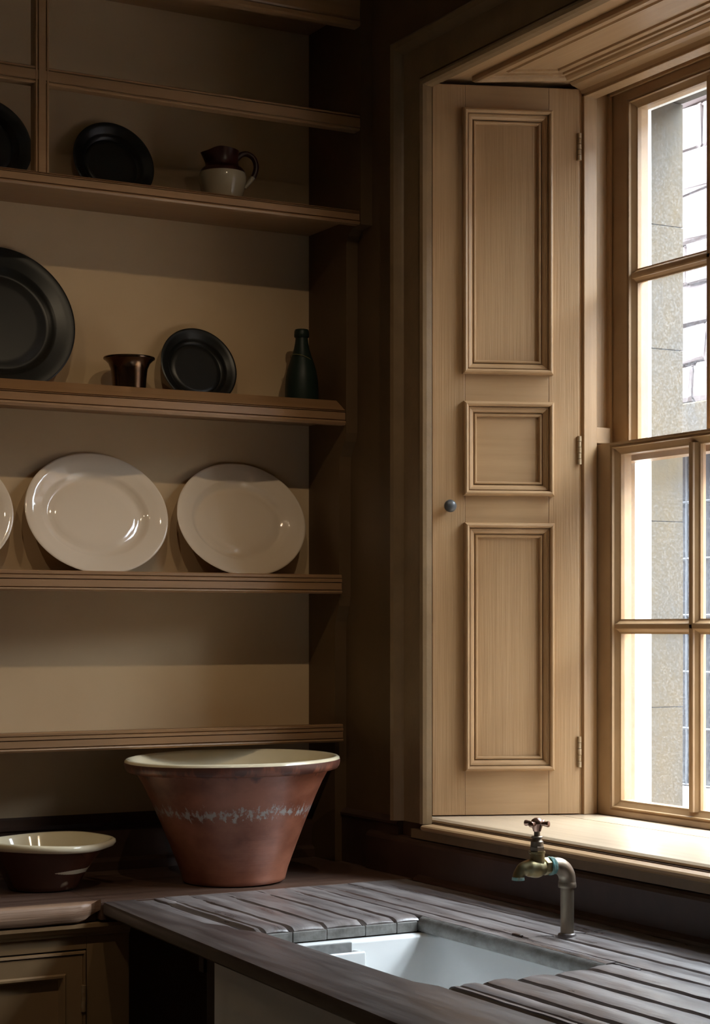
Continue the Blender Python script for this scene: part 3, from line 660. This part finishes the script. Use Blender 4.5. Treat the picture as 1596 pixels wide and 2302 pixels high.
for x0, x1 in ((-1.300, -0.764), (-1.840, -1.304), (-2.380, -1.844)):
    st = 0.052
    d = link('door', bmesh.new() if False else frame_moulding([(x0, 0.085), (x1, 0.085), (x1, 0.781), (x0, 0.781)], [(0.0, 0.0), (0.0, 0.020), (0.0015, 0.0255), (0.005, 0.0265), (0.0065, 0.022), (0.008, 0.024), (st-0.010, 0.024), (st-0.007, 0.028), (st-0.003, 0.028), (st, 0.020), (st+0.004, 0.012), (st+0.004, 0.0)], lambda a, b, h: (a, YF+0.022-h, b)), 'cupboard', cb)
    link('door_panel', B(x0+st-0.004, x1-st+0.004, YF+0.008, YF+0.018, 0.085+st-0.004, 0.781-st+0.004), 'cupboard', d)
    for zh in (0.66, 0.20):
        link('hinge', lathe([(0, zh), (0.0055, zh+0.001), (0.0055, zh+0.053), (0, zh+0.054)], 12), 'hinge', d, smooth=True, local=True).location = Vector((x1-0.006, YF-0.002, 0)) - Vector(cb.location)

# ------------------------------------------------------------------ china
def dish(a, b, rim, depth, thick=0.006, n=96, well=0.35):
    """shallow oval dish facing +z local; returns bmesh with plane z=0 at foot"""
    bm = bmesh.new()
    front = [(0.0, depth*0.96), (0.0015, depth), (0.004, depth+0.0006), (rim*0.5, depth*0.80), (rim*0.92, depth*0.60), (rim*1.0, depth*0.55), (rim*1.10, depth*0.40), (rim*1.28, depth*0.17), (rim*1.45, depth*0.10), (rim*1.62, thick*0.95), (rim*2.0, thick*0.9)]
    back = [(rim*1.55, 0.0), (rim*1.45, 0.0), (rim*1.40, 0.002), (rim*1.15, depth*0.22), (rim*1.0, depth*0.42), (rim*0.5, depth*0.62), (0.004, depth*0.88), (0.0012, depth*0.92)]
    def ring(d, z): return [(max(a-d, 0.002)*math.cos(2*PI*i/n), max(b-d, 0.002)*math.sin(2*PI*i/n), z) for i in range(n)]
    seq = [ring(d, z) for d, z in back] + [ring(d, z) for d, z in front]
    loft(bm, seq, cap=True)
    return bm
def stand_dish(name, label, cat, a, b, rim, depth, xc, zbase, lean, ywall, m, group=None, sub=None, roll=0.0):
    """dish leaning against the back wall, front to the room"""
    bm = dish(a, b, rim, depth)
    if roll: bmesh.ops.rotate(bm, verts=bm.verts, matrix=Matrix.Rotation(roll, 3, 'Z'))
    # face -y, stand up: local (x, y, z) -> (x, -z, y+b)
    for v in bm.verts: v.co = Vector((v.co.x, -v.co.z, v.co.y + b))
    R = Matrix.Rotation(-lean, 3, 'X')
    bmesh.ops.rotate(bm, verts=bm.verts, matrix=R)
    mz = min(v.co.z for v in bm.verts); my = max(v.co.y for v in bm.verts)
    bmesh.ops.translate(bm, verts=bm.verts, vec=(0, ywall-my, -mz))
    yb = min(v.co.y for v in bm.verts)
    bmesh.ops.translate(bm, verts=bm.verts, vec=(0, -yb, 0))
    o = link(name, bm, m, smooth=True, auto=50); o.location = (xc, yb, zbase)
    return tag(o, label, cat, group)
GP = 'cream platters on the third shelf'
stand_dish('oval_platter', 'cream oval platter cut off by the left picture edge', 'platter', 0.168, 0.142, 0.043, 0.024, -0.945, 1.5385, 0.30, -0.004, 'cream_china', GP)
stand_dish('oval_platter', 'cream oval platter in the middle, widest reflections along its left rim', 'platter', 0.168, 0.142, 0.043, 0.024, -0.583, 1.5385, 0.30, -0.004, 'cream_china', GP)
stand_dish('oval_platter', 'cream oval platter standing nearest the dresser side panel', 'platter', 0.163, 0.138, 0.041, 0.024, -0.2285, 1.5385, 0.30, -0.004, 'cream_china', GP)
GB = 'black plates on the upper shelves'
stand_dish('black_plate', 'black plate behind the upright bar, at the left picture edge', 'plate', 0.106, 0.106, 0.026, 0.02, -0.838, 2.3665, 0.26, -0.004, 'black_china', GB)
stand_dish('black_plate', 'glossy black plate beside the brown and cream jug', 'plate', 0.096, 0.096, 0.023, 0.022, -0.541, 2.3665, 0.26, -0.004, 'black_china', GB)
stand_dish('black_plate', 'large black charger plate left of the copper cup', 'plate', 0.166, 0.166, 0.042, 0.024, -0.803, 1.9265, 0.24, -0.004, 'black_china', GB)
stand_dish('black_plate', 'small black plate between copper cup and green bottle', 'plate', 0.094, 0.094, 0.022, 0.022, -0.334, 1.9265, 0.28, -0.004, 'black_china', GB)

cup = thing('copper_cup', (-0.523, -0.085, 1.9265), 'small dark copper cup with a flared rim beside the small black plate', 'cup')
link('bowl', lathe([(0.0, 0.0), (0.036, 0.0), (0.0365, 0.004), (0.0372, 0.020), (0.0385, 0.045), (0.041, 0.066), (0.046, 0.078), (0.053, 0.085), (0.0555, 0.0875), (0.0558, 0.0905), (0.053, 0.0915), (0.047, 0.088), (0.041, 0.078), (0.038, 0.065), (0.036, 0.040), (0.034, 0.006), (0.0, 0.004)], 56), 'copper', cup, smooth=True, local=True)
link('rim_bead', lathe([(0.0545, 0.0862), (0.0566, 0.0872), (0.0572, 0.0893), (0.0562, 0.0915), (0.0540, 0.092)], 56), 'copper', cup, smooth=True, local=True)

bt = thing('green_bottle', (-0.093, -0.085, 1.9265), 'dark green glass bottle in the corner of the second shelf', 'bottle')
for p_ in (0,):
    bmB = lathe([(0.0, 0.006), (0.020, 0.0), (0.034, 0.0), (0.0385, 0.003), (0.0395, 0.010), (0.0393, 0.045), (0.0378, 0.070), (0.034, 0.092), (0.0285, 0.110), (0.0225, 0.127), (0.0180, 0.142), (0.0155, 0.156), (0.0142, 0.168)], 48)
link('body', bmB, 'green_glass', bt, smooth=True, local=True, auto=60)
link('neck_lip', lathe([(0.0142, 0.166), (0.0150, 0.167), (0.0172, 0.169), (0.0176, 0.174), (0.0168, 0.183), (0.0150, 0.1865), (0.0110, 0.1870), (0.0105, 0.180), (0.0, 0.178)], 40), 'green_glass', bt, smooth=True, local=True, auto=60)
th = [(0.0262*math.cos(a), 0.0262*math.sin(a), 0.1165 - 0.010*math.cos(a-0.3)) for a in [2*PI*k/40 for k in range(41)]]
link('thread', tube(th, 0.0007, 6), 'cord', bt, smooth=True, local=True)

# jug: lathe body with pulled spout, dipped in liver-brown glaze
jg = thing('milk_jug', (-0.314, -0.125, 2.3665), 'small jug with brown glazed neck and cream belly on the top shelf', 'jug')
lo_p = [(0.0, 0.0), (0.036, 0.0), (0.0385, 0.003), (0.0425, 0.018), (0.0485, 0.036), (0.0527, 0.055), (0.0534, 0.066), (0.0517, 0.0747)]
up_p = [(0.0516, 0.0862), (0.0490, 0.093), (0.0440, 0.099), (0.0385, 0.1025), (0.0362, 0.107), (0.0352, 0.114), (0.0356, 0.124), (0.0366, 0.136), (0.0370, 0.1405), (0.0352, 0.1415), (0.0335, 0.137), (0.0325, 0.118), (0.034, 0.105), (0.045, 0.090), (0.046, 0.06), (0.034, 0.008), (0.0, 0.006)]
jz = lambda z: 0.0745 + (z-0.0862)*0.93 if z >= 0.086 else z*0.864
up_p = [(r, jz(z)) for r, z in up_p]
AX = PI                                            # spout points along -x, handle opposite
def pull(bm):
    for v in bm.verts:
        r = v.co.xy.length; z = v.co.z
        if z > 0.086 and r > 0.02:
            a = math.atan2(v.co.y, v.co.x); d = (a-AX+PI) % (2*PI) - PI
            k = math.exp(-(d/0.42)**2) * ((z-0.086)/0.040)
            v.co.xy *= 1 + 0.36*k
            v.co.z += -0.006*math.exp(-(d/0.9)**2)*((z-0.086)/0.040) + 0.004*math.exp(-((abs(d)-1.2)/0.7)**2)*((z-0.086)/0.040)
    return bm
link('belly', lathe(lo_p, 64), 'jug_cream', jg, smooth=True, local=True, auto=60)
link('neck', pull(lathe(up_p, 64)), 'jug_red', jg, smooth=True, local=True, auto=60)
hp = smooth_path([(0.033, 0, 0.124), (0.044, 0, 0.135), (0.058, 0, 0.136), (0.071, 0, 0.126), (0.0765, 0, 0.108), (0.0735, 0, 0.090), (0.069, 0, 0.080)], 8)
hp = [(p[0], p[1], jz(p[2])) for p in hp]
link('handle', tube(hp, [0.0062]*len(hp), 16, flat=1.25), 'jug_red', jg, smooth=True, local=True)
hp2 = smooth_path([(0.069, 0, 0.080), (0.063, 0, 0.070), (0.056, 0, 0.060), (0.0495, 0, 0.052)], 8)
hp2 = [(p[0], p[1], jz(p[2])) for p in hp2]
link('handle_tail', tube(hp2, [0.0062-0.0025*i/(len(hp2)-1) for i in range(len(hp2))], 16, flat=1.25), 'jug_cream', jg, smooth=True, local=True)
jg.rotation_euler = (0, 0, math.radians(-29+12))

# big pancheon and small bowl
pc = thing('terracotta_pancheon', (-0.380, -0.325, ZCT), 'large flared terracotta pancheon with a cream glazed inside and lime-marked side', 'pot', rot=(0.0, math.radians(-0.9), 0.0))
po = [(0.0, 0.002), (0.104, 0.002), (0.1095, 0.005), (0.111, 0.012), (0.116, 0.030), (0.135, 0.080), (0.157, 0.135), (0.178, 0.184), (0.192, 0.214), (0.202, 0.232), (0.2045, 0.2375),
      (0.2165, 0.2385), (0.2245, 0.241), (0.2285, 0.247), (0.2302, 0.254), (0.2300, 0.2605)]
pi_ = [(0.2300, 0.2600), (0.2285, 0.2645), (0.2245, 0.2668), (0.2195, 0.2660), (0.2150, 0.260), (0.196, 0.240), (0.172, 0.195), (0.131, 0.100), (0.107, 0.040), (0.10, 0.025), (0.09, 0.016), (0.0, 0.015)]
def chip(bm, amt, seed):
    r = random.Random(seed); ph = [r.uniform(0, 6.28) for _ in range(6)]
    for v in bm.verts:
        a = math.atan2(v.co.y, v.co.x); k = v.co.z/0.26
        v.co.xy *= 1 + amt*k*(math.sin(2*a+ph[0])*0.6 + math.sin(3*a+ph[1])*0.4)
        v.co.z += amt*0.35*k*(math.sin(2*a+ph[2]) + 0.6*math.sin(5*a+ph[3]))*0.2
    return bm
link('body', chip(lathe(po, 112), 0.006, 5), 'terracotta', pc, smooth=True, local=True, auto=60)
link('glazed_lining', chip(lathe(pi_, 112), 0.006, 5), 'cream_glaze', pc, smooth=True, local=True, auto=60)

sb = thing('slipware_bowl', (-0.775, -0.235, ZCT), 'small brown slipware mixing bowl with cream inside and a pouring lip', 'bowl')
so = [(0.0, 0.001), (0.068, 0.001), (0.0725, 0.004), (0.0755, 0.012), (0.092, 0.042), (0.110, 0.070), (0.118, 0.083), (0.1215, 0.0855), (0.127, 0.0865)]
si = [(0.127, 0.0862), (0.1325, 0.0885), (0.1350, 0.0945), (0.1340, 0.1000), (0.1300, 0.1025), (0.1255, 0.1010), (0.1225, 0.096), (0.108, 0.070), (0.085, 0.030), (0.07, 0.016), (0.0, 0.012)]
LA = math.radians(-14)
def lip(bm):
    for v in bm.verts:
        if v.co.z > 0.06 and v.co.xy.length > 0.09:
            a = math.atan2(v.co.y, v.co.x); d = (a-LA+PI) % (2*PI)-PI
            k = math.exp(-(d/0.30)**2)*min(1, (v.co.z-0.06)/0.03)
            v.co.xy *= 1+0.12*k; v.co.z += 0.0*k
            v.co.z += 0.0035*math.sin(a*2+0.5)*(v.co.z/0.1)
    return bm
link('body', lip(lathe(so, 96)), 'slip', sb, smooth=True, local=True, auto=60)
link('glazed_lining', lip(lathe(si, 96)), 'cream_glaze', sb, smooth=True, local=True, auto=60)

# ceiling stays plain; every lamp is defined at the top of the script
